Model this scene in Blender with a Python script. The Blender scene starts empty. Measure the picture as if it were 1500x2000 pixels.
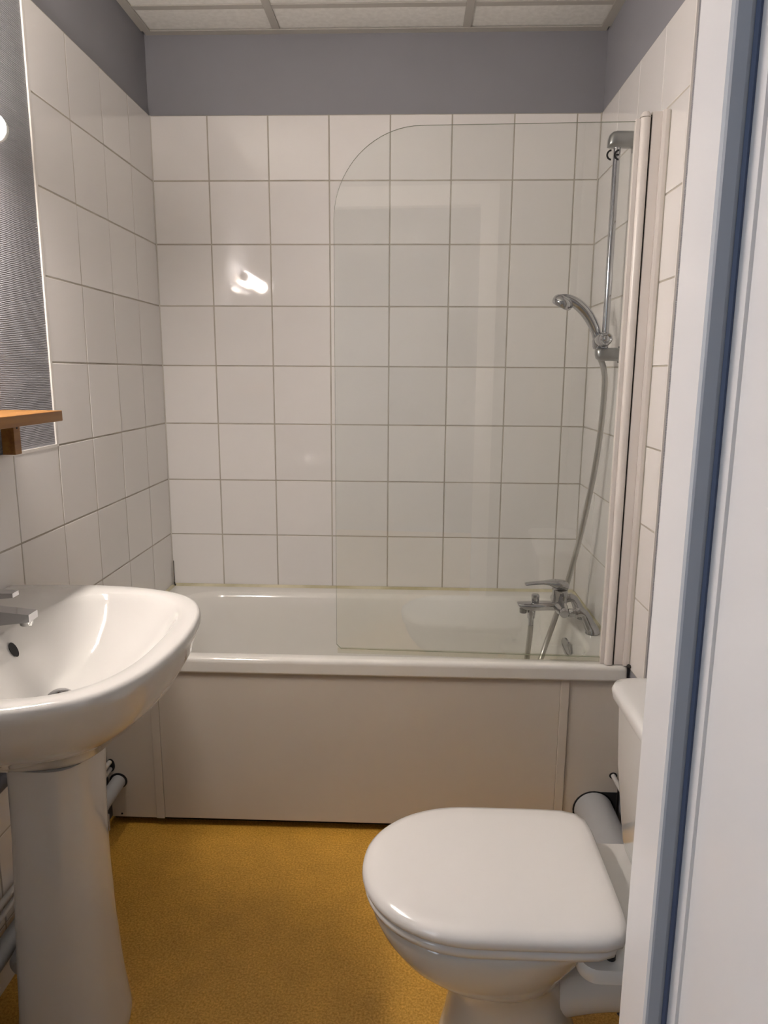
import bpy, bmesh, math, random
from mathutils import Vector, Matrix
random.seed(7)
sc = bpy.context.scene
COL = sc.collection
PI = math.pi

# ------------------------------------------------------------------ camera
cam = bpy.data.cameras.new('camera'); camo = bpy.data.objects.new('camera', cam); COL.objects.link(camo)
cam.sensor_fit = 'HORIZONTAL'; cam.sensor_width = 36.0; cam.lens = 36.0 * 1405.7 / 1500.0
cam.clip_start = 0.02
def cam_matrix(loc, yaw, pitch, roll):
    cy, sy, cp, sp, cr, sr = math.cos(yaw), math.sin(yaw), math.cos(pitch), math.sin(pitch), math.cos(roll), math.sin(roll)
    f = Vector((sy*cp, cy*cp, -sp)); r = Vector((cy, -sy, 0)); u = r.cross(f)
    r2 = cr*r + sr*u; u2 = -sr*r + cr*u
    m = Matrix((r2, u2, -f)).transposed().to_4x4(); m.translation = loc
    return m
camo.matrix_world = cam_matrix(Vector((.8658, -2.5258, 1.3014)), -.0361, .1918, .0061)
sc.camera = camo

# ------------------------------------------------------------------ world, exposure
w = bpy.data.worlds.new('world'); sc.world = w; w.use_nodes = True
bgn = w.node_tree.nodes['Background']
bgn.inputs[0].default_value = (.78, .87, 1.0, 1); bgn.inputs[1].default_value = 1.1
sc.view_settings.view_transform = 'Standard'; sc.view_settings.look = 'None'
sc.view_settings.gamma = 1.0; sc.view_settings.use_curve_mapping = False
sc.view_settings.exposure = 2.12
LAMP_STRENGTH = 34.0
LAMP_COLOR = (1.0, .90, .825)

# ------------------------------------------------------------------ materials
def mat(name, color, rough=.5, metal=0.0, coat=0.0, spec=.5):
    m = bpy.data.materials.new(name); m.use_nodes = True
    b = m.node_tree.nodes['Principled BSDF']
    b.inputs['Base Color'].default_value = (*color, 1); b.inputs['Roughness'].default_value = rough
    b.inputs['Metallic'].default_value = metal; b.inputs['Coat Weight'].default_value = coat
    b.inputs['Coat Roughness'].default_value = .03
    b.inputs['Specular IOR Level'].default_value = spec
    return m
def nodes(m): return m.node_tree.nodes, m.node_tree.links, m.node_tree.nodes['Principled BSDF']
def mottle(m, c1, c2, scale, detail=4.0, lo=.35, hi=.65, obj=False):
    n, l, b = nodes(m)
    tc = n.new('ShaderNodeTexCoord'); nz = n.new('ShaderNodeTexNoise'); nz.inputs['Scale'].default_value = scale
    nz.inputs['Detail'].default_value = detail
    r = n.new('ShaderNodeValToRGB'); r.color_ramp.elements[0].position = lo; r.color_ramp.elements[1].position = hi
    r.color_ramp.elements[0].color = (*c1, 1); r.color_ramp.elements[1].color = (*c2, 1)
    l.new(tc.outputs['Object'], nz.inputs['Vector']); l.new(nz.outputs['Fac'], r.inputs['Fac']); l.new(r.outputs['Color'], b.inputs['Base Color'])
    return nz
def bump(m, src, strength, dist):
    n, l, b = nodes(m)
    bp = n.new('ShaderNodeBump'); bp.inputs['Strength'].default_value = strength; bp.inputs['Distance'].default_value = dist
    l.new(src, bp.inputs['Height']); l.new(bp.outputs['Normal'], b.inputs['Normal'])

M = {}
M['tile'] = mat('glazed_tile', (.80, .78, .75), .04)
n, l, b = nodes(M['tile'])
oi = n.new('ShaderNodeObjectInfo'); mr = n.new('ShaderNodeMapRange'); mr.inputs['To Min'].default_value = .96; mr.inputs['To Max'].default_value = 1.03
hs = n.new('ShaderNodeHueSaturation'); hs.inputs['Color'].default_value = (.80, .778, .758, 1)
l.new(oi.outputs['Random'], mr.inputs['Value']); l.new(mr.outputs['Result'], hs.inputs['Value']); l.new(hs.outputs['Color'], b.inputs['Base Color'])
tc = n.new('ShaderNodeTexCoord'); nz = n.new('ShaderNodeTexNoise'); nz.inputs['Scale'].default_value = 9; nz.inputs['Detail'].default_value = 1
l.new(tc.outputs['Object'], nz.inputs['Vector']); bump(M['tile'], nz.outputs['Fac'], .025, .002)
M['grout'] = mat('grout', (.36, .33, .27), .85); mottle(M['grout'], (.40, .365, .31), (.50, .46, .395), 14)
M['wall_paint'] = mat('grey_wall_paint', (.19, .19, .21), .75); mottle(M['wall_paint'], (.265, .265, .288), (.28, .28, .305), 3)
M['wallpaper'] = mat('ribbed_grey_wallpaper', (.2, .2, .22), .6)
n, l, b = nodes(M['wallpaper'])
tc = n.new('ShaderNodeTexCoord'); mp = n.new('ShaderNodeMapping'); mp.inputs['Scale'].default_value = (1, .35, 1)
wv = n.new('ShaderNodeTexWave'); wv.wave_type = 'BANDS'; wv.bands_direction = 'Z'; wv.inputs['Scale'].default_value = 80
wv.inputs['Distortion'].default_value = 3.2; wv.inputs['Detail'].default_value = 2.5; wv.inputs['Detail Scale'].default_value = .9
l.new(tc.outputs['Object'], mp.inputs['Vector']); l.new(mp.outputs['Vector'], wv.inputs['Vector'])
bump(M['wallpaper'], wv.outputs['Fac'], .55, .0016)
rp = n.new('ShaderNodeValToRGB'); rp.color_ramp.elements[0].color = (.22, .22, .24, 1); rp.color_ramp.elements[1].color = (.30, .30, .32, 1)
l.new(wv.outputs['Fac'], rp.inputs['Fac']); l.new(rp.outputs['Color'], b.inputs['Base Color'])
M['trim'] = mat('white_trim', (.72, .69, .65), .35)
M['floor'] = mat('ochre_vinyl', (.35, .18, .02), .42)
n, l, b = nodes(M['floor'])
tc = n.new('ShaderNodeTexCoord'); n1 = n.new('ShaderNodeTexNoise'); n1.inputs['Scale'].default_value = 210; n1.inputs['Detail'].default_value = 6; n1.inputs['Roughness'].default_value = .65
n2 = n.new('ShaderNodeTexNoise'); n2.inputs['Scale'].default_value = 14; n2.inputs['Detail'].default_value = 3
r1 = n.new('ShaderNodeValToRGB'); r1.color_ramp.elements[0].position = .36; r1.color_ramp.elements[1].position = .66
r1.color_ramp.elements[0].color = (.50, .245, .014, 1); r1.color_ramp.elements[1].color = (.86, .50, .10, 1)
mx = n.new('ShaderNodeMix'); mx.data_type = 'RGBA'; mx.blend_type = 'MULTIPLY'; mx.inputs['Factor'].default_value = .5
r2 = n.new('ShaderNodeValToRGB'); r2.color_ramp.elements[0].color = (.72, .72, .72, 1); r2.color_ramp.elements[1].color = (1, 1, 1, 1)
r2.color_ramp.elements[0].position = .3; r2.color_ramp.elements[1].position = .7
for t in (n1, n2): l.new(tc.outputs['Object'], t.inputs['Vector'])
l.new(n1.outputs['Fac'], r1.inputs['Fac']); l.new(n2.outputs['Fac'], r2.inputs['Fac'])
l.new(r1.outputs['Color'], mx.inputs[6]); l.new(r2.outputs['Color'], mx.inputs[7]); l.new(mx.outputs[2], b.inputs['Base Color'])
bump(M['floor'], n1.outputs['Fac'], .04, .0005)
M['ceiling_panel'] = mat('mineral_ceiling_panel', (.72, .71, .66), .9)
nz = mottle(M['ceiling_panel'], (.72, .71, .67), (.80, .79, .75), 60, 5); bump(M['ceiling_panel'], nz.outputs['Fac'], .25, .002)
M['ceiling_rail'] = mat('ceiling_rail', (.46, .44, .40), .5)
M['porcelain'] = mat('white_porcelain', (.64, .63, .605), .07, coat=.4)
M['enamel'] = mat('bath_enamel', (.74, .725, .68), .12, coat=.3)
M['panel'] = mat('laminate_panel', (.60, .55, .48), .45)
M['seat'] = mat('toilet_seat_plastic', (.74, .72, .695), .16, coat=.2)
M['chrome'] = mat('chrome', (.50, .50, .515), .08, 1.0)
M['satin'] = mat('satin_chrome', (.36, .36, .35), .3, 1.0)
M['hose'] = mat('steel_hose', (.52, .51, .48), .3, 1.0)
n, l, b = nodes(M['hose'])
M['pvc'] = mat('grey_pvc', (.40, .41, .42), .4)
M['pipe_paint'] = mat('painted_pipe', (.55, .54, .52), .4)
M['black'] = mat('black_rubber', (.012, .012, .013), .7)
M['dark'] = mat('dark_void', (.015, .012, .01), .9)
M['silicone'] = mat('yellowed_silicone', (.56, .50, .33), .4); mottle(M['silicone'], (.46, .42, .27), (.64, .59, .42), 11)
M['mould'] = mat('mould_black', (.035, .03, .025), .8)
M['profile'] = mat('white_aluminium', (.74, .69, .645), .28)
M['wood'] = mat('varnished_pine', (.42, .19, .06), .35)
n, l, b = nodes(M['wood'])
tc = n.new('ShaderNodeTexCoord'); mp = n.new('ShaderNodeMapping'); mp.inputs['Scale'].default_value = (22, 1.6, 22)
nz = n.new('ShaderNodeTexNoise'); nz.inputs['Scale'].default_value = 3; nz.inputs['Detail'].default_value = 6
rp = n.new('ShaderNodeValToRGB'); rp.color_ramp.elements[0].position = .3; rp.color_ramp.elements[1].position = .7
rp.color_ramp.elements[0].color = (.19, .075, .012, 1); rp.color_ramp.elements[1].color = (.33, .155, .032, 1)
l.new(tc.outputs['Object'], mp.inputs['Vector']); l.new(mp.outputs['Vector'], nz.inputs['Vector']); l.new(nz.outputs['Fac'], rp.inputs['Fac']); l.new(rp.outputs['Color'], b.inputs['Base Color'])
M['frame_paint'] = mat('gloss_white_frame', (.70, .68, .67), .22)
M['gasket'] = mat('slate_blue_seal', (.27, .285, .32), .45)
M['hall'] = mat('hall_wall_paint', (.30, .315, .35), .7); mottle(M['hall'], (.29, .305, .34), (.31, .325, .36), 2)
M['mirror'] = mat('mirror_silver', (.9, .9, .9), .02, 1.0)
M['mirror_edge'] = mat('ground_glass_edge', (.8, .85, .82), .3)
M['lamp_glass'] = bpy.data.materials.new('lit_lamp_tube'); M['lamp_glass'].use_nodes = True
b = M['lamp_glass'].node_tree.nodes['Principled BSDF']
b.inputs['Base Color'].default_value = (.9, .9, .88, 1)
b.inputs['Emission Color'].default_value = (*LAMP_COLOR, 1); b.inputs['Emission Strength'].default_value = LAMP_STRENGTH
M['ink'] = mat('black_ink', (.01, .01, .01), .6)
# clear safety glass: transparent with angle dependent mirror reflection
g = bpy.data.materials.new('clear_glass'); g.use_nodes = True; n, l = g.node_tree.nodes, g.node_tree.links
n.remove(n['Principled BSDF']); out = n['Material Output']
tr = n.new('ShaderNodeBsdfTransparent'); tr.inputs[0].default_value = (.985, .995, .985, 1)
gl = n.new('ShaderNodeBsdfGlossy'); gl.inputs['Roughness'].default_value = .0; gl.inputs['Color'].default_value = (1, 1, 1, 1)
lw = n.new('ShaderNodeLayerWeight'); pw = n.new('ShaderNodeMath'); pw.operation = 'POWER'; pw.inputs[1].default_value = 5
lw.inputs['Blend'].default_value = .5
ma = n.new('ShaderNodeMath'); ma.operation = 'MULTIPLY_ADD'; ma.inputs[1].default_value = .95; ma.inputs[2].default_value = .062
mxs = n.new('ShaderNodeMixShader')
l.new(lw.outputs['Facing'], pw.inputs[0]); l.new(pw.outputs[0], ma.inputs[0]); l.new(ma.outputs[0], mxs.inputs[0])
l.new(tr.outputs[0], mxs.inputs[1]); l.new(gl.outputs[0], mxs.inputs[2]); l.new(mxs.outputs[0], out.inputs[0])
M['glass'] = g
M['glass_edge'] = mat('green_glass_edge', (.28, .31, .24), .25)

# ------------------------------------------------------------------ mesh helpers
def link(name, me, m, parent=None, loc=None):
    o = bpy.data.objects.new(name, me); COL.objects.link(o)
    if m is not None and len(me.materials) == 0: me.materials.append(m)
    if parent is not None: o.parent = parent
    if loc is not None: o.location = loc
    return o
def mesh(name, V, F, smooth=None):
    me = bpy.data.meshes.new(name); me.from_pydata([tuple(v) for v in V], [], F); me.update()
    bm = bmesh.new(); bm.from_mesh(me); bmesh.ops.recalc_face_normals(bm, faces=bm.faces); bm.to_mesh(me); bm.free()
    if smooth is not None:
        for p in me.polygons: p.use_smooth = True
        me.set_sharp_from_angle(angle=math.radians(smooth))
    return me
def join(*parts):
    V, F = [], []
    for v, f in parts:
        o = len(V); V += [Vector(p) for p in v]; F += [tuple(i+o for i in q) for q in f]
    return V, F
def box(x0, x1, y0, y1, z0, z1):
    V = [(x, y, z) for z in (z0, z1) for y in (y0, y1) for x in (x0, x1)]
    F = [(0, 2, 3, 1), (4, 5, 7, 6), (0, 1, 5, 4), (2, 6, 7, 3), (0, 4, 6, 2), (1, 3, 7, 5)]
    return V, F
def bevbox(name, x0, x1, y0, y1, z0, z1, bev, seg=2, smooth=40):
    me = bpy.data.meshes.new(name); V, F = box(x0, x1, y0, y1, z0, z1); me.from_pydata(V, [], F)
    bm = bmesh.new(); bm.from_mesh(me)
    bmesh.ops.bevel(bm, geom=list(bm.edges), offset=bev, segments=seg, profile=.5, affect='EDGES')
    bmesh.ops.recalc_face_normals(bm, faces=bm.faces); bm.to_mesh(me); bm.free()
    for p in me.polygons: p.use_smooth = True
    # area weighted normals keep the large faces flat
    N = [Vector((0, 0, 0)) for _ in me.vertices]
    for p in me.polygons:
        for v in p.vertices: N[v] += p.normal * p.area * p.area
    me.normals_split_custom_set_from_vertices([tuple(v.normalized()) for v in N])
    return me
def loft(rings, cap0=True, cap1=True, closed=True):
    n = len(rings[0]); V = [v for r in rings for v in r]; F = []
    for k in range(len(rings)-1):
        for i in range(n if closed else n-1):
            j = (i+1) % n
            F.append((k*n+i, k*n+j, (k+1)*n+j, (k+1)*n+i))
    if cap0: F.append(tuple(range(n)))
    if cap1: F.append(tuple((len(rings)-1)*n+i for i in range(n)))
    return V, F
def frames(P):
    P = [Vector(p) for p in P]; T = []
    for i in range(len(P)):
        a = P[max(0, i-1)]; c = P[min(len(P)-1, i+1)]; T.append((c-a).normalized())
    u = T[0].orthogonal().normalized(); U = []
    for t in T:
        u = (u - t*u.dot(t)).normalized(); U.append(u)
    return P, T, U
def tube(P, r, n=14, cap=True):
    P, T, U = frames(P); rs = r if isinstance(r, (list, tuple)) else [r]*len(P)
    rings = []
    for p, t, u, q in zip(P, T, U, rs):
        v = t.cross(u); rings.append([p + q*(math.cos(a)*u + math.sin(a)*v) for a in (2*PI*i/n for i in range(n))])
    return loft(rings, cap, cap)
def spline(P, k=8):
    P = [Vector(p) for p in P]; Q = [P[0]*2-P[1]] + P + [P[-1]*2-P[-2]]; out = []
    for i in range(1, len(Q)-2):
        for s in range(k):
            t = s/k; a, b_, c, d = Q[i-1], Q[i], Q[i+1], Q[i+2]
            out.append(.5*((2*b_) + (c-a)*t + (2*a-5*b_+4*c-d)*t*t + (3*b_-a-3*c+d)*t**3))
    out.append(P[-1]); return out
def lathe(prof, n=32, axis='Z', at=(0, 0, 0), cap=True):
    at = Vector(at); rings = []
    for r, h in prof:
        ring = []
        for i in range(n):
            a = 2*PI*i/n; x, y = r*math.cos(a), r*math.sin(a)
            ring.append(at + (Vector((x, y, h)) if axis == 'Z' else Vector((h, x, y)) if axis == 'X' else Vector((x, h, y))))
        rings.append(ring)
    return loft(rings, cap, cap)
def rrect(cx, cy, hx, hy, r, z, n=8):
    out = []
    for qx, qy, a0 in ((1, 1, 0), (-1, 1, PI/2), (-1, -1, PI), (1, -1, 1.5*PI)):
        for i in range(n+1):
            a = a0 + (PI/2)*i/n
            out.append(Vector((cx + qx*(hx-r) + r*math.cos(a), cy + qy*(hy-r) + r*math.sin(a), z)))
    return out
def prism(outline, axis, a0, a1):      # outline of 2D pairs, extruded along axis
    def pt(p, q, h): return (h, p, q) if axis == 'X' else (p, h, q) if axis == 'Y' else (p, q, h)
    return loft([[pt(p, q, a0) for p, q in outline], [pt(p, q, a1) for p, q in outline]])
def part(name, vf, m, parent=None, smooth=None):
    return link(name, mesh(name, *vf, smooth=smooth), m, parent)
def thing(name, label, cat, loc=(0, 0, 0), group=None):
    o = bpy.data.objects.new(name, None); COL.objects.link(o); o.empty_display_size = .05
    o.location = loc; tag(o, label, cat, group); return o
def tag(o, label, cat, group=None):
    o['label'] = label; o['category'] = cat
    if group: o['group'] = group
    return o
def struct(o, label=None, cat=None):
    o['kind'] = 'structure'
    if label: o['label'] = label
    if cat: o['category'] = cat
    return o
def under(parent, name, vf_or_me, m, smooth=None):
    """mesh given in world coordinates, parented under an object placed at parent.location"""
    me = vf_or_me if isinstance(vf_or_me, bpy.types.Mesh) else mesh(name, *vf_or_me, smooth=smooth)
    root = parent; off = Vector((0, 0, 0))
    while root is not None: off += root.location; root = root.parent
    me.transform(Matrix.Translation(-off))
    return link(name, me, m, parent)

# ================================================================== SETTING
XR = 1.464; CEIL = 2.361; YF = -2.0; T = .2; ZR = [.52 + .2*k for k in range(9)]
TT = .007     # tile thickness: tiles stand from the grout face; glazed face at wall plane 0
# floor
fl = struct(part('floor', box(-.6, 2.3, -4.7, .06, -.06, 0), M['floor']), 'ochre yellow speckled vinyl floor', 'floor')
# back / left / right walls (painted faces 8 mm behind the tile glaze)
wb = struct(part('wall_back', box(-.1, XR+.1, .006, .1, 0, 2.6), M['wall_paint']), 'grey painted back wall with white square tiles', 'wall')
wl = struct(part('wall_left', box(-.1, -.006, -2.3, .006, 0, 2.6), M['wall_paint']), 'left wall, white tiles, grey paint and ribbed wallpaper', 'wall')
wr = struct(part('wall_right', box(XR+.006, XR+.1, -2.3, .006, 0, 2.6), M['wall_paint']), 'right wall with white tiles behind the shower rail', 'wall')
part('wallpaper', box(-.006, -.0035, -2.0, -.786, 1.12, 2.36), M['wallpaper'], wl)
part('wallpaper', box(XR+.0035, XR+.006, -2.0, -.7945, 0, 2.36), M['wallpaper'], wr)
part('grout_bed', box(0.0, XR, .0014, .006, .52, 2.12), M['grout'], wb)
part('grout_bed', join(box(-.006, -.0014, -.786, .002, .50, 2.12), box(-.006, -.0014, -2.0, -.786, 0, 1.118), box(-.006, -.0014, -.786, -.68, 0, .5)), M['grout'], wl)
part('grout_bed', box(XR+.0014, XR+.006, -.789, .002, .52, 2.12), M['grout'], wr)
G = .0019
TM = {}
def tile_mesh(wd, ht):
    k = (round(wd, 4), round(ht, 4))
    if k not in TM:
        me = bevbox('tile', -wd/2+G, wd/2-G, -.006, .0, -ht/2+G, ht/2-G, .0016, 2)
        me.materials.append(M['tile']); TM[k] = me
    return TM[k]
def put_tile(wall, c, wd, ht, rz):
    o = bpy.data.objects.new('tile', tile_mesh(wd, ht)); COL.objects.link(o); o.parent = wall
    o.location = c; o.rotation_euler = (random.gauss(0, .0028), 0, rz + random.gauss(0, .0028))
def spans(edges): return [(edges[i], edges[i+1]) for i in range(len(edges)-1)]
bx = [0.0] + [.188 + .2*i for i in range(7)] + [XR]
for a, c in spans(bx):
    for k in range(8):
        put_tile(wb, ((a+c)/2, .006, ZR[k]+.1), c-a, .2, 0)
ly = [0.0, .19, .39, .59, .786]
for a, c in spans(ly):
    for k in range(8):
        put_tile(wl, (-.006, -(a+c)/2, ZR[k]+.1), c-a, .2, PI/2)
ly2 = [.786 + .204] + [.99 + .2*i for i in range(1, 6)]
for a, c in spans([.786, .99, 1.19, 1.39, 1.59, 1.79, 2.0]):
    for z0, z1 in ((.92, 1.12), (.72, .92), (.52, .72), (.32, .52), (.12, .32), (0, .12)):
        put_tile(wl, (-.006, -(a+c)/2, (z0+z1)/2), c-a, z1-z0, PI/2)
for a, c in spans([0.0, .2, .4, .6, .789]):
    for k in range(8):
        put_tile(wr, (XR+.006, -(a+c)/2, ZR[k]+.1), c-a, .2, -PI/2)
part('corner_joint', prism([(0, .002), (.0032, -.0004), (.0004, -.0032), (-.002, 0)], 'Z', .52, 2.12), mat('corner_grout', (.60, .57, .52), .6), wb)
part('corner_joint', prism([(XR, .002), (XR-.0032, -.0004), (XR-.0004, -.0032), (XR+.002, 0)], 'Z', .52, 2.12), M['grout'], wb)
# white edge strips of the tiling
part('tile_edge_strip', box(-.006, .0005, -.794, -.7845, 1.118, 2.36), M['trim'], wl)
part('tile_edge_strip', box(-.006, .0008, -2.0, -.794, 1.117, 1.124), M['trim'], wl)
part('tile_edge_strip', box(XR-.0008, XR+.006, -.7945, -.789, 0, 2.12), M['trim'], wr)
# yellowed sealant above the bath and black corner mould
# front wall with the doorway, and the painted frame
DX0, DX1, DZ = .405, 1.0552, 1.995; YS = -2.038; SW = .016
part_front = join(box(-.1, DX0-.02, YF-.11, YF, 0, 2.6), box(DX1+.05, XR+.1, YF-.11, YF, 0, 2.6), box(DX0-.02, DX1+.05, YF-.11, YF, DZ+.05, 2.6))
wf = struct(part('wall_front', part_front, M['wall_paint']), 'grey front wall around the doorway', 'wall')
df = struct(bpy.data.objects.new('door_1', None), 'gloss white door frame with slate blue seal at the right edge', 'door frame'); COL.objects.link(df)
def jamb(s, x):      # s=+1 right, -1 left ; section in (X,Y)
    o = [(x, YF+.016), (x+s*.075, YF+.016), (x+s*.075, YF), (x+s*.05, YF), (x+s*.05, -2.057), (x+s*SW, -2.057), (x+s*SW, YS), (x+s*.002, YS), (x, YS+.002)]
    return prism(o, 'Z', 0, DZ)
part('jamb', jamb(1, DX1), M['frame_paint'], df)
part('jamb', jamb(-1, DX0), M['frame_paint'], df)
part('head_piece', join(box(DX0-.075, DX1+.075, YF, YF+.016, DZ, DZ+.08), box(DX0-.02, DX1+.05, YS, YF, DZ, DZ+.05), box(DX0-.02, DX1+.05, -2.11, YS, DZ+SW, DZ+.05)), M['frame_paint'], df)
part('seal_strip', prism([(DX1+.0015, YS-.0001), (DX1+SW-.0002, YS-.0001), (DX1+SW-.0002, YS-.002), (DX1+.010, YS-.0035), (DX1+.0025, YS-.002)], 'Z', 0, DZ), M['gasket'], df)
part('corner_shade_strip', prism([(DX1+SW-.0036, YS-.0034), (DX1+SW-.0002, YS-.0021), (DX1+SW-.0002, YS-.0052), (DX1+SW-.0018, YS-.0056)], 'Z', 0, DZ), mat('corner_shade_navy', (.06, .08, .14), .5), df)  # dark navy strip, paints the shade deep in the rebate corner
dl = struct(link('door_2', bevbox('door_leaf', DX1+SW+.0006, DX1+.055, -2.70, -2.0595, .008, 2.0, .002), M['frame_paint']), 'open white door leaf at the right edge', 'door')
# hall behind the camera, with a window that lets the bluish daylight in
WY0, WY1, WZ0, WZ1 = -4.0, -2.7, .75, 2.15
hl = join(box(-.6, -.5, -4.6, WY0, 0, 2.6), box(-.6, -.5, WY1, -2.11, 0, 2.6), box(-.6, -.5, WY0, WY1, 0, WZ0), box(-.6, -.5, WY0, WY1, WZ1, 2.6))
struct(part('wall_hall_left', hl, M['hall']), 'hall wall on the left behind the doorway', 'wall')
struct(part('wall_hall_right', box(2.2, 2.3, -4.6, -2.11, 0, 2.6), M['hall']), 'hall wall on the right behind the doorway', 'wall')
struct(part('wall_hall_front', join(box(-.6, -.1, -2.11, -2.0, 0, 2.6), box(XR+.1, 2.3, -2.11, -2.0, 0, 2.6)), M['hall']), 'hall wall flanking the bathroom', 'wall')
struct(part('wall_hall_end', box(-.6, 2.3, -4.7, -4.6, 0, 2.6), M['hall']), 'end wall of the hall behind the doorway', 'wall')
struct(part('window_1', join(box(-.58, -.52, WY0, WY0+.06, WZ0, WZ1), box(-.58, -.52, WY1-.06, WY1, WZ0, WZ1), box(-.58, -.52, WY0, WY1, WZ0, WZ0+.06), box(-.58, -.52, WY0, WY1, WZ1-.06, WZ1), box(-.58, -.52, -3.38, -3.32, WZ0, WZ1)), M['frame_paint']), 'white window frame in the hall', 'window')
struct(part('ceiling_hall', box(-.6, 2.3, -4.7, -2.11, 2.6, 2.66), M['ceiling_panel']), 'hall ceiling', 'ceiling')
# suspended ceiling
ce = struct(part('ceiling', box(-.1, XR+.1, YF-.11, .1, 2.6, 2.66), M['wall_paint']), 'suspended ceiling of pale mineral panels in a metal grid', 'ceiling')
RX = [.425, 1.025]; RY = [-.165, -.765, -1.365, -1.965]
xs = [0] + RX + [XR]; ys = [0] + RY + [YF]
for i in range(3):
    for j in range(5):
        if abs(ys[j+1]-ys[j]) < .05: continue
        x0, x1, y0, y1 = xs[i]+.008, xs[i+1]-.008, ys[j+1]+.008, ys[j]-.008
        o = part('ceiling_panel', box(x0, x1, y0, y1, CEIL+.004, CEIL+.018), M['ceiling_panel'], ce)
for x in RX: part('grid_rail', box(x-.012, x+.012, YF, 0, CEIL, CEIL+.0035), M['ceiling_rail'], ce)
for y in RY:
    for i in range(3):
        part('grid_rail', box(xs[i]+(.0125 if i else .0), xs[i+1]-(.0125 if i < 2 else 0), y-.012, y+.012, CEIL, CEIL+.0035), M['ceiling_rail'], ce)
for nm, bb in (('edge_angle', box(0, XR, -.022, .006, CEIL-.002, CEIL+.002)), ('edge_angle', box(-.006, .022, YF, -.0225, CEIL-.002, CEIL+.002)), ('edge_angle', box(XR-.022, XR+.006, YF, -.0225, CEIL-.002, CEIL+.002))):
    part(nm, bb, M['ceiling_rail'], ce)
struct(part('baseboard_left', box(0.0, .014, -2.0, -.69, 0, .05), M['trim']), 'white skirting board behind the pedestal', 'baseboard')

# ================================================================== BATHTUB
RIM = .526
tub = thing('bathtub', 'white built-in bathtub with beige laminate front panels', 'bathtub', (XR/2, -.34, 0))
cx, cy = XR/2, -.338
rings = []
def tubring(x0, x1, y0, y1, r, z): return rrect((x0+x1)/2, (y0+y1)/2, (x1-x0)/2, (y1-y0)/2, r, z, 10)
e = .003
rings = [tubring(e+.004, XR-e-.004, -.671, -.0045, .006, .480), tubring(e, XR-e, -.675, -e, .006, .484), tubring(e, XR-e, -.675, -e, .006, .487), tubring(e, XR-e, -.675, -e, .006, .511),
         tubring(e, XR-e, -.675, -e, .006, .513), tubring(e, XR-e, -.6738, -e, .007, .5195), tubring(e, XR-e, -.670, -e, .008, .524), tubring(e+.001, XR-e-.001, -.664, -e-.001, .01, RIM), tubring(e+.004, XR-e-.004, -.661, -e-.004, .012, RIM), tubring(.069, 1.395, -.640, -.063, .12, RIM),
         tubring(.072, 1.392, -.637, -.066, .12, RIM-.001), tubring(.080, 1.386, -.632, -.072, .12, RIM-.005), tubring(.090, 1.382, -.625, -.080, .125, RIM-.017),
         tubring(.118, 1.374, -.612, -.092, .13, .45), tubring(.17, 1.362, -.598, -.106, .14, .36), tubring(.23, 1.345, -.582, -.122, .15, .27),
         tubring(.29, 1.325, -.562, -.142, .15, .20), tubring(.36, 1.295, -.53, -.175, .14, .163), tubring(.46, 1.22, -.47, -.235, .10, .15)]
under(tub, 'tub_shell', loft(rings, False, True), M['enamel'], 50)
PY = -.655
P0, P1 = .155, 1.298
fp = under(tub, 'front_panel', bevbox('front_panel', P0+.012, P1-.012, PY-.0105, PY-.001, .027, .482, .002), M['panel'])
for x in (P0, P1):
    under(tub, 'panel_edge_trim', bevbox('panel_edge_trim', x-.012, x+.0118, PY-.012, PY, .024, .482, .0015), M['panel'])
# end panels with openings for the pipes (left and right), joined from strips around the hole
def end_panel(x0, x1, holes):
    bmx = []
    xs_ = sorted({x0, x1, *[h[0] for h in holes], *[h[1] for h in holes]}); zs_ = sorted({.024, .482, *[h[2] for h in holes], *[h[3] for h in holes]})
    for a, c in spans(xs_):
        for d, f_ in spans(zs_):
            mx_, mz_ = (a+c)/2, (d+f_)/2
            if any(h[0] < mx_ < h[1] and h[2] < mz_ < h[3] for h in holes): continue
            bmx.append(box(a, c, PY-.007, PY-.001, d, f_))
    return join(*bmx)
under(tub, 'end_panel', end_panel(.006, P0-.013, [(.006, .012, .024, .075)]), M['panel'])
under(tub, 'end_panel', end_panel(P1+.013, XR-.003, []), M['panel'])
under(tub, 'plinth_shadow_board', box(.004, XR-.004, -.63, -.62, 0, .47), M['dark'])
def flat_ring(c, pts, y0, y1): return prism(pts, 'Y', y0, y1)
def disc(cxx, czz, rx, rz, y0, y1, n=28): return prism([(cxx+rx*math.cos(2*PI*i/n), czz+rz*math.sin(2*PI*i/n)) for i in range(n)], 'Y', y0, y1)
under(tub, 'pipe_opening', disc(.036, .139, .026, .024, PY-.0085, PY-.0075), M['black'])
under(tub, 'pipe_opening', disc(.0165, .187, .012, .020, PY-.0085, PY-.0075), M['black'])
under(tub, 'pipe_opening', join(disc(1.397, .088, .0585, .0575, PY-.0085, PY-.0075), box(1.40, XR-.004, PY-.0085, PY-.0075, .08, .143)), M['black'])
under(tub, 'pipe_opening', disc(1.446, .195, .011, .0095, PY-.0085, PY-.0075), M['black'])
under(tub, 'screw', disc(.040, .034, .0028, .0028, PY-.009, PY-.0075, 10), M['black'])
# overflow cover on the tap end
ov = lathe([(.0, 0), (.026, 0), (.030, .003), (.030, .008), (.020, .011), (.0, .012)], 28, 'X')
ovo = link('overflow_cover', mesh('overflow_cover', *ov, smooth=40), M['chrome'], tub)
ovo.location = Vector((1.3665, -.375, .462)) - tub.location; ovo.rotation_euler = (0, math.radians(8), PI+math.radians(14))

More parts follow.
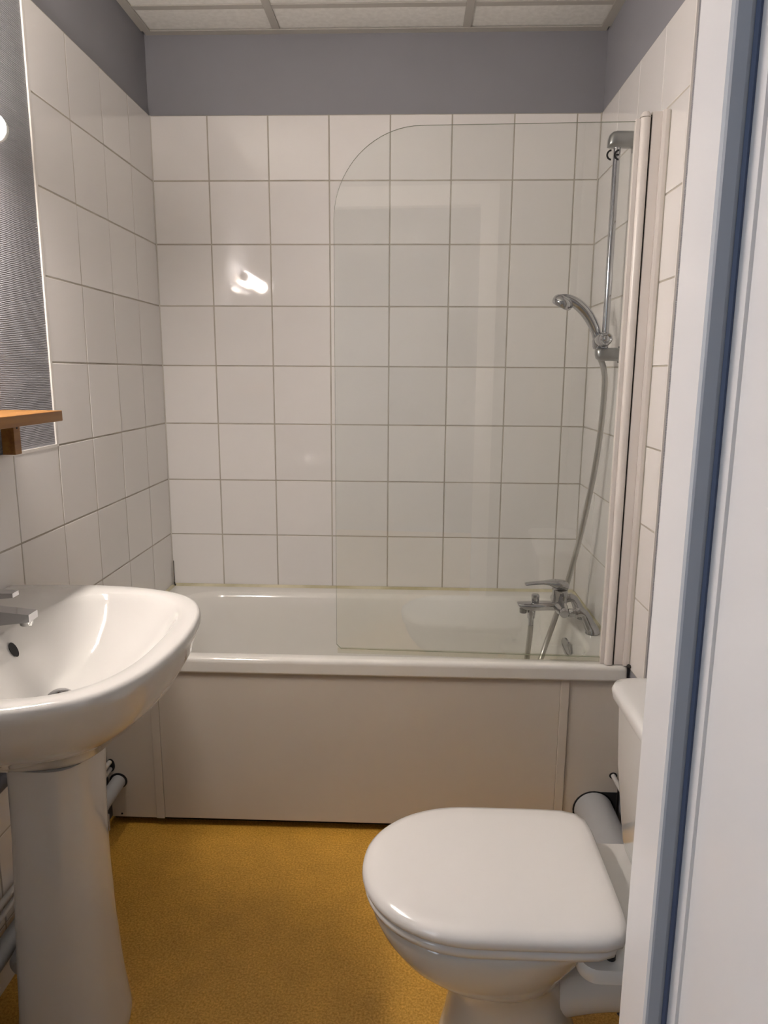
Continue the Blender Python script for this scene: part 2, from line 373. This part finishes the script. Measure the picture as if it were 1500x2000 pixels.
# yellowed sealant along the walls and black mould in the corners
under(tub, 'sealant_bead', prism([(-.0135, .5195), (-.0016, .5195), (-.0016, .5345), (-.004, .5335), (-.010, .527)], 'X', 0.004, XR-.004), M['silicone'])
under(tub, 'sealant_bead', prism([(.0005, .5195), (.012, .5195), (.009, .527), (.004, .5325), (.0005, .533)], 'Y', -.66, -.014), M['silicone'])
under(tub, 'sealant_bead', prism([(XR-.0005, .5195), (XR-.014, .5195), (XR-.010, .527), (XR-.004, .5325), (XR-.0005, .533)], 'Y', -.60, -.014), M['silicone'])
mo = tube(spline([(.0048, -.0048, .62), (.0048, -.0048, .57), (.0055, -.006, .537), (.010, -.012, .530)], 5), [.0012]*5+[.0014]*5+[.0024]*5+[.0034], 8)
under(tub, 'mould_line', mo, M['mould'], 60)
under(tub, 'mould_line', tube(spline([(XR-.002, -.640, .528), (XR-.006, -.652, .529), (XR-.004, -.668, .528), (XR-.001, -.69, .53)], 5), [.003]*5+[.006]*5+[.005]*5+[.002], 8), M['mould'], 60)

# ================================================================== SHOWER SCREEN
scr = thing('shower_screen', 'clear glass bath screen with rounded corner and white hinge profile', 'shower screen', (1.41, -.658, .526))
HX, HY = 1.405, -.655
ang = math.atan2(.026, .738)
ux, uy = -math.cos(ang), math.sin(ang)       # from the hinge to the free edge
def gp(s, d, z): return Vector((HX + ux*s + uy*d*0 + d*(-uy)*1.0*0 + d*uy*-1, HY + uy*s + d*ux, z))
def glass_outline():
    L, Z0, Z1, r = .738, .543, 1.888, .215
    o = [(0, Z0), (L-.012, Z0), (L, Z0+.012), (L, Z1-r)]
    for i in range(1, 21):
        a = PI/2*i/20; o.append((L-r+r*math.cos(a), Z1-r+r*math.sin(a)))
    o.append((0, Z1)); return o
go = glass_outline(); n_ = len(go)
th = .003
V = [gp(s, -th, z) for s, z in go] + [gp(s, th, z) for s, z in go]
F = [tuple(range(n_)), tuple(range(2*n_-1, n_-1, -1))] + [(i, (i+1) % n_, n_+(i+1) % n_, n_+i) for i in range(n_)]
me = mesh('glass_pane', V, F); me.materials.append(M['glass']); me.materials.append(M['glass_edge'])
for p in me.polygons:
    if len(p.vertices) == 4: p.material_index = 1
pane = under(scr, 'glass_pane', me, None)
# bottom seal of the pane
sq = [gp(0, -.0045, .531), gp(.735, -.0045, .531), gp(.735, .0045, .531), gp(0, .0045, .531)]
sq2 = [gp(0, -.0045, .5455), gp(.735, -.0045, .5455), gp(.735, .0045, .5455), gp(0, .0045, .5455)]
seal_m = g.copy(); seal_m.name = 'clear_seal_strip'
for nd in seal_m.node_tree.nodes:
    if nd.type == 'BSDF_TRANSPARENT': nd.inputs[0].default_value = (.93, .925, .87, 1)
under(scr, 'bottom_seal', loft([sq, sq2]), seal_m)
# hinge post: rounded profile with end cap
def postring(x0, x1, y0, y1, z, r=.008): return rrect((x0+x1)/2, (y0+y1)/2, (x1-x0)/2, (y1-y0)/2, r, z, 6)
under(scr, 'hinge_post', loft([postring(1.399, 1.4215, -.673, -.645, .5275, .010), postring(1.399, 1.4215, -.673, -.645, 1.893, .010)]), M['profile'], 40)
under(scr, 'post_cap', loft([postring(1.398, 1.422, -.674, -.644, 1.8945, .011), postring(1.399, 1.421, -.673, -.645, 1.901, .011), postring(1.403, 1.417, -.669, -.649, 1.906, .006)]), M['profile'], 40)
under(scr, 'glass_clamp', join(box(1.389, 1.3985, -.663, -.647, .5275, 1.892)), M['profile'])
under(scr, 'channel_profile', prism([(1.4245, -.668), (1.4465, -.668), (1.4465, -.652), (1.4245, -.652)], 'Z', .5275, 1.906), M['profile'])
under(scr, 'channel_rib', prism([(1.4215, -.663), (1.4243, -.663), (1.4243, -.655), (1.4215, -.655)], 'Z', .5275, 1.90), M['dark'])
under(scr, 'wall_profile', prism([(1.4470, -.6745), (1.4535, -.6765), (1.4625, -.6765), (1.4632, -.650), (1.4470, -.650)], 'Z', .5275, 1.908), M['profile'])
under(scr, 'sealant_line', box(1.4618, 1.4636, -.6795, -.6768, .528, 1.905), M['grout'])
# CE mark printed on the pane
def arc2(cs, cz, r, w_, a0, a1, n=18):
    o = []
    for i in range(n+1):
        a = a0+(a1-a0)*i/n; o.append((cs+(r+w_/2)*math.cos(a), cz+(r+w_/2)*math.sin(a)))
    for i in range(n, -1, -1):
        a = a0+(a1-a0)*i/n; o.append((cs+(r-w_/2)*math.cos(a), cz+(r-w_/2)*math.sin(a)))
    return o
def glyph(outlines):
    VV, FF = [], []
    for o in outlines:
        h = len(o)//2; off = len(VV)
        # s counts from the hinge leftwards, so mirror the x direction
        VV += [gp(s, .0036, z) for s, z in o] + [gp(s, .0031, z) for s, z in o]
        m_ = len(o)
        for i in range(h-1):
            FF.append((off+i, off+i+1, off+m_-2-i, off+m_-1-i))
            FF.append((off+m_+i, off+m_+m_-1-i, off+m_+m_-2-i, off+m_+i+1))
        for i in range(m_): FF.append((off+i, off+(i+1) % m_, off+m_+(i+1) % m_, off+m_+i))
    return VV, FF
S0 = (HX - 1.338); zc = 1.8145; rr = .0105
def mir(o, c): return [(2*c - s, z) for s, z in o]
cc = mir(arc2(S0+.0005, zc, rr, .0042, math.radians(95), math.radians(265)), S0+.0005)
ee = mir(arc2(S0-.0175, zc, rr, .0042, math.radians(95), math.radians(265)), S0-.0175)
bar = [(S0-.0175+.008, zc+.002), (S0-.0175+.001, zc+.002), (S0-.0175+.001, zc-.002), (S0-.0175+.008, zc-.002)]
ce_mark = under(scr, 'ce_mark', glyph([cc, ee, bar]), M['ink'])

# ================================================================== SHOWER RAIL, HAND SHOWER, HOSE
ry = -.405; rxx = 1.414
rail = thing('shower_rail', 'short chrome shower rail between two satin wall brackets', 'shower rail', (XR-.001, ry, 1.355))
under(rail, 'rail_rod', tube([(rxx, ry, 1.345), (rxx, ry, 1.6), (rxx, ry, 1.925)], .0098, 18), M['chrome'], 40)
def bracket(zc_, h, top):
    # rounded block from the wall to beyond the rod
    rings_ = []
    for x, hy, hz in ((XR-.0012, .023, h*1.08), (XR-.006, .023, h*1.08), (XR-.007, .020, h), (rxx-.004, .0195, h), (rxx-.014, .0185, h*.95), (rxx-.021, .0155, h*.80), (rxx-.0255, .009, h*.48), (rxx-.0265, .003, h*.15)):
        ring = []
        for i in range(24):
            a = 2*PI*i/24; c_, s_ = math.cos(a), math.sin(a); k = 3.2
            den = (abs(c_)**k + abs(s_)**k)**(1/k)
            zz = hz*s_/den
            if top and x < rxx: zz = zz - (h-hz)*.9
            if not top and x < rxx: zz = zz + (h-hz)*.6
            ring.append(Vector((x, ry + hy*c_/den, zc_ + zz)))
        rings_.append(ring)
    return loft(rings_)
under(rail, 'wall_bracket', bracket(1.921, .0205, True), M['satin'], 40)
under(rail, 'wall_bracket', bracket(1.355, .0185, False), M['satin'], 40)
under(rail, 'bracket_gasket', prism([(ry-.0255, 1.894), (ry+.0255, 1.894), (ry+.0255, 1.948), (ry-.0255, 1.948)], 'X', XR-.0042, XR-.0004), M['satin'])
under(rail, 'bracket_gasket', prism([(ry-.0255, 1.332), (ry+.0255, 1.332), (ry+.0255, 1.378), (ry-.0255, 1.378)], 'X', XR-.0042, XR-.0004), M['black'])
# slider with the clamp knob facing the room
sl = under(rail, 'slider', lathe([(.0, -.026), (.015, -.026), (.0200, -.020), (.0212, -.008), (.0212, .008), (.0200, .016), (.0, .018)], 24, 'Y', (rxx-.008, ry-.006, 1.3955)), M['chrome'], 40)
under(sl, 'clamp_knob', lathe([(.0, -.043), (.006, -.043), (.009, -.041), (.0135, -.045), (.0170, -.041), (.0185, -.033), (.0175, -.027), (.0, -.027)], 24, 'Y', (rxx-.008, ry-.006, 1.3965)), M['chrome'], 40)
under(rail, 'slider_cup', lathe([(.0, -.02), (.012, -.02), (.0155, -.012), (.0165, .004), (.014, .012), (.0, .012)], 24, 'Z', (rxx-.015, ry+.017, 1.390)), M['chrome'], 40)
hs_ = thing('hand_shower', 'chrome hand shower with arched handle clipped to the rail', 'shower head', (rxx-.016, ry+.02, 1.395))
hy0 = ry+.020
pth = spline([(1.400, hy0, 1.386), (1.392, hy0, 1.418), (1.378, hy0-.001, 1.447), (1.358, hy0-.002, 1.474), (1.332, hy0-.003, 1.496), (1.305, hy0-.004, 1.508), (1.285, hy0-.005, 1.509)], 6)
rad = [.0118 + .0040*math.sin(PI*min(1, i/(len(pth)-1)*1.1)*.9) for i in range(len(pth))]
under(hs_, 'handle', tube(pth, rad, 18), M['chrome'], 50)
hd = lathe([(.0, .018), (.013, .0175), (.023, .0135), (.0290, .006), (.0305, -.002), (.0290, -.009), (.026, -.013), (.0, -.013)], 28, 'Z')
ho = link('spray_head', mesh('spray_head', *hd, smooth=50), M['chrome'], hs_)
ho.location = Vector((1.293, hy0-.006, 1.4995)) - hs_.location; ho.rotation_euler = (math.radians(16), math.radians(24), 0)
fc = lathe([(.0, -.0135), (.0175, -.0135), (.0185, -.0128), (.0185, -.012), (.0, -.012)], 24, 'Z')
fo = link('spray_face', mesh('spray_face', *fc, smooth=40), mat('dark_spray_plate', (.06, .06, .06), .35), ho)
fo['label'] = 'dark grey spray plate'
hz_ = spline([(1.399, hy0, 1.366), (1.412, -.372, 1.345), (1.425, -.372, 1.31), (1.431, -.368, 1.257), (1.431, -.350, 1.121), (1.420, -.330, .963), (1.401, -.290, .776), (1.377, -.252, .614), (1.360, -.248, .551),
              (1.350, -.250, .515), (1.317, -.270, .421), (1.299, -.290, .379), (1.270, -.315, .325), (1.252, -.335, .315), (1.243, -.345, .35), (1.2455, -.350, .41), (1.2495, -.354, .475), (1.2515, -.355, .5225)], 9)
hose = tag(part('shower_hose', tube(hz_, .0086, 14), M['hose'], None, 60), 'grey metal shower hose curving from the rail down to the bath mixer', 'hose')

# ================================================================== BATH MIXER
mxr = thing('bath_mixer', 'chrome bath and shower mixer standing on the tub end', 'faucet', (1.425, -.355, RIM))
by, bz, bxx = -.355, .590, 1.338
under(mxr, 'body', lathe([(.0, -.083), (.0115, -.083), (.0145, -.079), (.0155, -.06), (.0195, -.035), (.021, 0), (.0195, .035), (.0155, .06), (.0145, .079), (.0115, .083), (.0, .083)], 24, 'Y', (bxx, by, bz)), M['chrome'], 40)
under(mxr, 'cartridge_housing', lathe([(.0205, -.01), (.0225, .012), (.0225, .030), (.0235, .0315), (.0235, .052), (.0, .052)], 28, 'Z', (bxx-.001, by, bz)), M['chrome'], 40)
# lever: dome with a flat handle pointing away from the wall
lv = []
for x, hw, z0, z1 in ((bxx+.026, .006, .0625, .068), (bxx+.022, .016, .056, .0745), (bxx+.010, .0225, .054, .081), (bxx-.006, .0235, .054, .083), (bxx-.022, .0215, .058, .0825), (bxx-.036, .0165, .0655, .0805), (bxx-.055, .013, .0675, .078), (bxx-.085, .0125, .0655, .0745), (bxx-.105, .0125, .0635, .072), (bxx-.110, .0105, .0645, .0705)):
    lv.append([Vector((x, by + hw*math.cos(a)/max(abs(math.cos(a))**2.6+abs(math.sin(a))**2.6, 1e-6)**(1/2.6), bz + (z0+z1)/2 + (z1-z0)/2*math.sin(a)/max(abs(math.cos(a))**2.6+abs(math.sin(a))**2.6, 1e-6)**(1/2.6))) for a in (2*PI*i/20 for i in range(20))])
under(mxr, 'lever', loft(lv), M['chrome'], 45)
# spout
sp = []
for x, hw, z0, z1 in ((bxx-.006, .017, -.016, .014), (bxx-.03, .0175, -.015, .012), (bxx-.055, .0205, -.016, .012), (bxx-.085, .0225, -.017, .010), (bxx-.112, .0215, -.013, .0085), (bxx-.126, .018, -.004, .0075), (bxx-.131, .013, .002, .0065)):
    sp.append([Vector((x, by + hw*math.cos(a)/(abs(math.cos(a))**3+abs(math.sin(a))**3)**(1/3), bz + (z0+z1)/2 + (z1-z0)/2*math.sin(a)/(abs(math.cos(a))**3+abs(math.sin(a))**3)**(1/3))) for a in (2*PI*(i+.5)/20 for i in range(20))])
spo = under(mxr, 'spout', loft(sp), M['chrome'], 45)
under(spo, 'aerator', lathe([(.0, -.026), (.0105, -.026), (.0115, -.023), (.0115, -.012), (.0, -.012)], 20, 'Z', (bxx-.112, by, bz)), M['satin'], 40)
under(mxr, 'diverter_knob', lathe([(.006, .008), (.0105, .0115), (.0115, .014), (.0125, .031), (.0115, .034), (.0, .0345)], 20, 'Z', (bxx-.076, by, bz)), M['chrome'], 40)
under(mxr, 'hose_outlet', lathe([(.0, -.066), (.0085, -.066), (.009, -.045), (.0115, -.042), (.0125, -.018), (.0115, -.012), (.0, -.012)], 20, 'Z', (bxx-.0865, by, bz)), M['chrome'], 40)
for sy in (-1, 1):
    yy = by + sy*.072
    under(mxr, 'union_nut', lathe([(.0, .012), (.0125, .012), (.0135, .014), (.0135, .030), (.017, .032), (.017, .0365), (.0, .0365)], 22, 'X', (bxx, yy, bz)), M['chrome'], 40)
    lp = spline([(bxx+.034, yy, bz), (bxx+.049, yy, bz+.002), (bxx+.060, yy, bz-.003), (bxx+.069, yy, bz-.018), (bxx+.077, yy, bz-.036), (bxx+.085, yy, bz-.051), (bxx+.088, yy, RIM+.0015)], 5)
    under(mxr, 'leg', tube(lp, [.0135]*12 + [.0135+.0005*i for i in range(len(lp)-12)], 18), M['chrome'], 50)
    under(mxr, 'foot_flange', lathe([(.0, .0006), (.0205, .0006), (.0215, .003), (.0195, .008), (.0, .008)], 24, 'Z', (bxx+.088, yy, RIM)), M['chrome'], 40)

# ================================================================== WASHBASIN, PEDESTAL, TAP
YC = -1.34
half = [(0.002, .300), (.05, .304), (.11, .308), (.17, .309), (.23, .305), (.29, .296), (.34, .280), (.38, .261), (.412, .237), (.437, .203), (.455, .163), (.467, .115), (.474, .060), (.477, 0.0)]
def basin_outline(z, sx=1.0, sy=1.0, x_in=0.0, zf=0.0):
    pts = spline([(x, y, 0) for x, y in half], 3)
    full = [(p.x, p.y) for p in pts] + [(p.x, -p.y) for p in reversed(pts[:-1])]
    # close along the wall
    yb = full[-1][1]; k = 12
    full += [(full[-1][0], yb + (full[0][1]-yb)*i/k) for i in range(1, k)]
    return [Vector((x_in + x*sx, YC + y*sy, z + zf*(x/.477)**2)) for x, y in full]
def inner_outline(z, cx_, rx_f, rx_b, ry_, k=2.5, n=len(basin_outline(0))):
    # matched sampling by angle of the outer outline
    out = []
    for p in basin_outline(0):
        a = math.atan2((p.y-YC)/.29, (p.x-.24)/.24)
        c_, s_ = math.cos(a), math.sin(a); d = (abs(c_)**k+abs(s_)**k)**(1/k)
        out.append(Vector((cx_ + (rx_f if c_ > 0 else rx_b)*c_/d, YC + ry_*s_/d, z)))
    return out
RZ = .842
bas = thing('washbasin', 'white porcelain washbasin on the left wall', 'washbasin', (.0, YC, .64))
def sh(pts, d):     # shrink outline inward by d (approx, towards the centre), keep the wall edge
    out = []
    for p in pts:
        x = p.x if p.x < .004 else p.x*(1-d/.477); out.append(Vector((x, YC+(p.y-YC)*(1-d/.297), p.z)))
    return out
br = [basin_outline(.627, .66, .30, .0), basin_outline(.643, .70, .37, .0), basin_outline(.672, .74, .49, .0), basin_outline(.705, .845, .68, .0), basin_outline(.745, .925, .84, .0), basin_outline(.783, .972, .935, .0), basin_outline(.815, .992, .982, .0),
      basin_outline(RZ-.016, 1.0, 1.0), basin_outline(RZ-.007, .998, .998), sh(basin_outline(RZ-.0015), .004), sh(basin_outline(RZ), .009),
      inner_outline(RZ-.0005, .250, .187, .108, .254, 2.7), inner_outline(RZ-.004, .250, .182, .102, .248, 2.7), inner_outline(RZ-.014, .251, .175, .096, .240, 2.6), inner_outline(RZ-.045, .253, .157, .083, .212, 2.5),
      inner_outline(RZ-.080, .253, .130, .070, .166, 2.3), inner_outline(RZ-.105, .250, .098, .056, .12, 2.2), inner_outline(RZ-.118, .246, .066, .046, .076, 2.0), inner_outline(RZ-.123, .242, .030, .030, .032, 2.0)]
under(bas, 'bowl', loft(br, False, True), M['porcelain'], 60)
# overflow hole and waste
oh = lathe([(.0, -.0022), (.0105, -.0022), (.0125, .0005), (.0, .0008)], 20, 'X')
oo = link('overflow_hole', mesh('overflow_hole', *oh, smooth=40), M['black'], bas); oo.location = Vector((.1650, YC, .8125)) - bas.location; oo.rotation_euler = (0, math.radians(-26), 0)
oo.scale = (1, .8, 1.15)
under(bas, 'waste_cap', lathe([(.029, .0), (.030, .003), (.026, .0065), (.021, .0075), (.0205, .012), (.014, .0165), (.0, .018)], 28, 'Z', (.242, YC, RZ-.1232)), M['chrome'], 40)
# pedestal
ped = thing('basin_pedestal', 'tall white porcelain pedestal under the washbasin', 'pedestal', (.15, YC, 0))
def pring(z, x0, x1, hy, k=3.0, n=40):
    out = []
    for i in range(n):
        a = 2*PI*i/n; c_, s_ = math.cos(a), math.sin(a); d = (abs(c_)**k+abs(s_)**k)**(1/k)
        out.append(Vector(((x0+x1)/2 + (x1-x0)/2*c_/d, YC + hy*s_/d, z)))
    return out
pr = [pring(.0, .128, .310, .106), pring(.02, .126, .313, .108), pring(.04, .128, .311, .106), pring(.12, .136, .303, .098), pring(.25, .140, .297, .089), pring(.38, .146, .295, .083), pring(.50, .152, .296, .082), pring(.60, .156, .301, .086), pring(.6265, .156, .303, .087)]
under(ped, 'column', loft(pr), M['porcelain'], 60)
# tap
tap = thing('basin_tap', 'angular chrome single lever tap at the back of the washbasin', 'faucet', (.075, YC, RZ))
under(tap, 'tap_body', loft([rrect(.075, YC, .022, .022, .008, RZ+.0005), rrect(.075, YC, .022, .022, .008, RZ+.010), rrect(.077, YC, .020, .020, .007, RZ+.05), rrect(.078, YC, .0205, .0205, .007, RZ+.058)]), M['chrome'], 35)
def wedge(xa, xb, hya, hyb, za0, za1, zb0, zb1): return loft([[Vector((xa, YC-hya, za0)), Vector((xa, YC+hya, za0)), Vector((xa, YC+hya, za1)), Vector((xa, YC-hya, za1))], [Vector((xb, YC-hyb, zb0)), Vector((xb, YC+hyb, zb0)), Vector((xb, YC+hyb, zb1)), Vector((xb, YC-hyb, zb1))]])
st = under(tap, 'spout', wedge(.085, .206, .016, .015, RZ+.012, RZ+.052, RZ+.0275, RZ+.041), M['chrome'])
under(st, 'aerator', lathe([(.0, -.010), (.0105, -.010), (.0115, -.006), (.0115, .003), (.0, .003)], 18, 'Z', (.193, YC, RZ+.028)), M['satin'], 40)
under(tap, 'lever', wedge(.058, .178, .020, .010, RZ+.060, RZ+.078, RZ+.070, RZ+.078), M['chrome'])

# ================================================================== TOILET
YT = -1.358
tl = thing('toilet', 'white close-coupled toilet with closed lid', 'toilet', (1.10, YT, 0))
def tring(z, xf, xb, hw, kf=2.1, kb=9.0, n=64, xc=None):
    """egg/D outline: round towards -X (front), square towards +X (back)"""
    out = []; xc = xc if xc is not None else xf + (xb-xf)*.46
    for i in range(n):
        a = 2*PI*i/n; c_, s_ = math.cos(a), math.sin(a); k = kb if c_ > 0 else kf
        d = (abs(c_)**k+abs(s_)**k)**(1/k)
        out.append(Vector((xc + ((xb-xc) if c_ > 0 else (xc-xf))*c_/d, YT + hw*s_/d, z)))
    return out
# lid: gently domed with rounded edge
lid = under(tl, 'lid', loft([tring(.4035, .795, 1.228, .174), tring(.4055, .790, 1.231, .178), tring(.412, .788, 1.232, .180), tring(.420, .790, 1.231, .178), tring(.4265, .797, 1.227, .172), tring(.4305, .812, 1.217, .160), tring(.4325, .845, 1.195, .13), tring(.4335, .90, 1.15, .08), tring(.434, .97, 1.08, .03)]), M['seat'], 60)
under(tl, 'seat', loft([tring(.3845, .799, 1.215, .171), tring(.3865, .794, 1.219, .175), tring(.394, .792, 1.220, .177), tring(.4005, .794, 1.219, .175), tring(.4025, .799, 1.215, .171)]), M['seat'], 60)
bowl_r = [tring(.0, .925, 1.20, .108, 2.2, 2.6), tring(.015, .922, 1.205, .111, 2.2, 2.6), tring(.04, .93, 1.20, .106, 2.2, 2.6), tring(.11, .945, 1.185, .096, 2.2, 2.6), tring(.18, .955, 1.165, .088, 2.2, 2.5), tring(.222, .952, 1.155, .092, 2.2, 2.4),
          tring(.245, .925, 1.155, .112, 2.15, 2.4), tring(.275, .875, 1.16, .140, 2.1, 2.5), tring(.305, .838, 1.175, .157, 2.1, 2.6), tring(.335, .816, 1.19, .167, 2.1, 2.9), tring(.360, .805, 1.20, .171, 2.1, 3.2), tring(.377, .803, 1.21, .172, 2.1, 3.6), tring(.3835, .807, 1.208, .168, 2.1, 3.6)]
under(tl, 'bowl', loft(bowl_r), M['porcelain'], 60)
under(tl, 'rear_shelf', loft([rrect(1.285, YT, .115, .070, .03, .285), rrect(1.295, YT, .140, .095, .03, .312), rrect(1.303, YT, .150, .155, .03, .330), rrect(1.305, YT, .153, .164, .03, .337), rrect(1.305, YT, .153, .164, .03, .354), rrect(1.305, YT, .150, .161, .028, .360)]), M['porcelain'], 50)
for s in (-1, 1):
    under(tl, 'hinge', lathe([(.0, -.028), (.012, -.028), (.0125, -.025), (.0125, .025), (.012, .028), (.0, .028)], 16, 'Y', (1.222, YT + s*.078, .3745)), M['seat'], 40)
    under(tl, 'seat_bolt', lathe([(.0, .0), (.006, .0), (.008, .012), (.008, .024), (.0, .024)], 12, 'Z', (1.205, YT + s*.135, .345)), M['black'], 40)
# cistern
def cring(z, x0, x1, hy, r=.035): return rrect((x0+x1)/2, YT, (x1-x0)/2, hy, r, z, 6)
cis = under(tl, 'cistern', loft([cring(.3610, 1.312, 1.44, .148), cring(.372, 1.302, 1.447, .158), cring(.392, 1.298, 1.45, .163), cring(.55, 1.281, 1.45, .174), cring(.682, 1.276, 1.45, .180)]), M['porcelain'], 50)
cl = under(tl, 'cistern_lid', loft([cring(.6825, 1.271, 1.455, .185, .04), cring(.686, 1.264, 1.458, .190, .045), cring(.700, 1.262, 1.459, .192, .045), cring(.709, 1.266, 1.457, .188, .043), cring(.7135, 1.277, 1.45, .178, .04), cring(.7145, 1.30, 1.43, .155, .035)]), M['porcelain'], 50)
under(cl, 'flush_button', lathe([(.022, .0), (.0225, .004), (.020, .006), (.0, .0065)], 24, 'Z', (1.365, YT, .7143)), M['chrome'], 40)
# outlet
under(tl, 'outlet_spigot', tube(spline([(1.06, YT, .155), (1.10, YT, .165), (1.15, YT, .18), (1.20, YT, .192), (1.235, YT, .197), (1.260, YT, .198)], 5), [.05]*6+[.056]*20, 24), M['porcelain'], 60)
under(tl, 'outlet_gasket', lathe([(.0, .0), (.0615, .0), (.063, .003), (.063, .009), (.0615, .012), (.0, .012)], 28, 'X', (1.260, YT, .198)), M['black'], 40)
under(tl, 'rear_rib', loft([[Vector((1.205, YT-.006, .16)), Vector((1.205, YT+.006, .16)), Vector((1.225, YT+.006, .16)), Vector((1.225, YT-.006, .16))], [Vector((1.18, YT-.006, .29)), Vector((1.18, YT+.006, .29)), Vector((1.26, YT+.006, .29)), Vector((1.26, YT-.006, .29))]]), M['porcelain'])
# ================================================================== PIPES
tag(part('soil_pipe', tube([(1.397, PY-.009, .088), (1.397, -.9, .088), (1.397, -1.20, .088), (1.397, -1.55, .086)], .054, 28), M['pvc'], None, 40), 'thick grey plastic soil pipe running from the bath panel behind the toilet', 'pipe')
tag(part('soil_elbow', join(tube([(1.2725, YT, .198), (1.30, YT, .198), (1.335, YT, .198)], .062, 28), tube(spline([(1.335, YT, .198), (1.36, YT, .196), (1.385, YT, .188), (1.397, YT, .165)], 5), [.055]*10+[.05,.045,.04,.03,.022,.016], 28)), M['pipe_paint'], None, 40), 'pale plastic outlet connector with black ring behind the toilet', 'pipe')
tag(part('toilet_supply_pipe', tube([(1.446, PY-.0095, .195), (1.447, -.9, .20), (1.448, -1.16, .21)], .0065, 12), M['pipe_paint'], None, 40), 'thin pale water pipe leaving the right bath panel beside the cistern', 'pipe')
tag(part('basin_waste_pipe', tube(spline([(.036, PY-.009, .137), (.036, -.8, .133), (.036, -1.0, .128), (.036, -1.18, .122), (.036, -1.40, .116), (.036, -1.6, .112)], 4), .0205, 20), M['pvc'], None, 40), 'grey plastic waste pipe entering the left bath panel', 'pipe')
tag(part('cold_water_pipe', tube([(.0145, PY-.009, .197), (.0145, -1.2, .193), (.0145, -1.75, .19)], .0068, 12), M['pipe_paint'], None, 40), 'upper of two thin painted water pipes along the left wall', 'pipe')
tag(part('hot_water_pipe', tube([(.0145, PY-.009, .176), (.0145, -1.2, .166), (.0145, -1.75, .16)], .0068, 12), M['pipe_paint'], None, 40), 'lower of two thin painted water pipes along the left wall', 'pipe')
tag(part('basin_trap', join(lathe([(.0, -.05), (.018, -.05), (.030, -.04), (.034, -.01), (.034, .02), (.028, .032), (.018, .04), (.0, .04)], 22, 'Y', (.0925, -1.25, .112))), M['pvc'], None, 40), 'dark grey plastic drain fitting low behind the pedestal', 'pipe fitting')
tag(part('trap_arm', tube([(.024, -1.10, .462), (.024, -1.20, .462), (.024, -1.36, .462)], .0175, 18), mat('dark_slate_pipe', (.09, .095, .12), .45), None, 40), 'dark slate pipe on the wall left of the pedestal', 'pipe')

# ================================================================== SHELF, MIRROR, LAMP
shf = thing('wall_shelf', 'varnished pine shelf on the wall above the washbasin', 'shelf', (.0, -1.32, 1.124))
sb = under(shf, 'board', bevbox('board', .0022, .131, -1.66, -1.021, 1.1965, 1.2185, .0016), M['wood'])
for y in (-1.035, -1.59):
    bk = under(shf, 'bracket', bevbox('bracket', .0022, .030, y, y+.026, 1.1245, 1.1962, .001), M['wood'])
    under(bk, 'screw_hole', lathe([(.0, .0), (.0028, .0), (.0028, .0006), (.0, .0006)], 10, 'X', (.0301, y+.013, 1.181)), M['black'])
mi = thing('wall_mirror', 'frameless rectangular mirror between shelf and lamp', 'mirror', (.0, -1.32, 1.2190))
under(mi, 'silvered_plate', box(.0005, .0035, -1.60, -1.06, 1.2190, 1.7035), M['mirror_edge'])
under(mi, 'mirror_face', box(.0036, .0045, -1.598, -1.062, 1.2205, 1.7015), M['mirror'])
under(mi, 'top_edge_strip', box(.0005, .009, -1.25, -1.04, 1.704, 1.710), M['mirror_edge'])
LX, LZ = .066, 1.753
lm = thing('wall_lamp', 'lit white tube lamp on the left wall at the photo edge', 'lamp', (.0, -1.30, LZ))
under(lm, 'lamp_tube', tube([(LX, -1.50, LZ), (LX, -1.3, LZ), (LX, -1.075, LZ)], .026, 28), M['lamp_glass'], 40)
under(lm, 'end_cap', lathe([(.0, .0), (.0235, .0), (.0235, .014), (.021, .018), (.0, .018)], 28, 'Y', (LX, -1.0745, LZ)), mat('lamp_end_cap', (.6, .6, .6), .4), 40)
under(lm, 'end_cap', lathe([(.0, .0), (.024, .0), (.0265, .004), (.0265, .018), (.0, .018)], 28, 'Y', (LX, -1.5185, LZ)), M['profile'], 40)
under(lm, 'mounting_plate', bevbox('mounting_plate', -.003, .012, -1.45, -1.12, LZ-.02, LZ+.02, .002), M['profile'])
for y in (-1.44, -1.14):
    under(lm, 'mount_arm', box(.0122, LX-.0262, y-.012, y+.012, LZ-.012, LZ+.012), M['profile'])
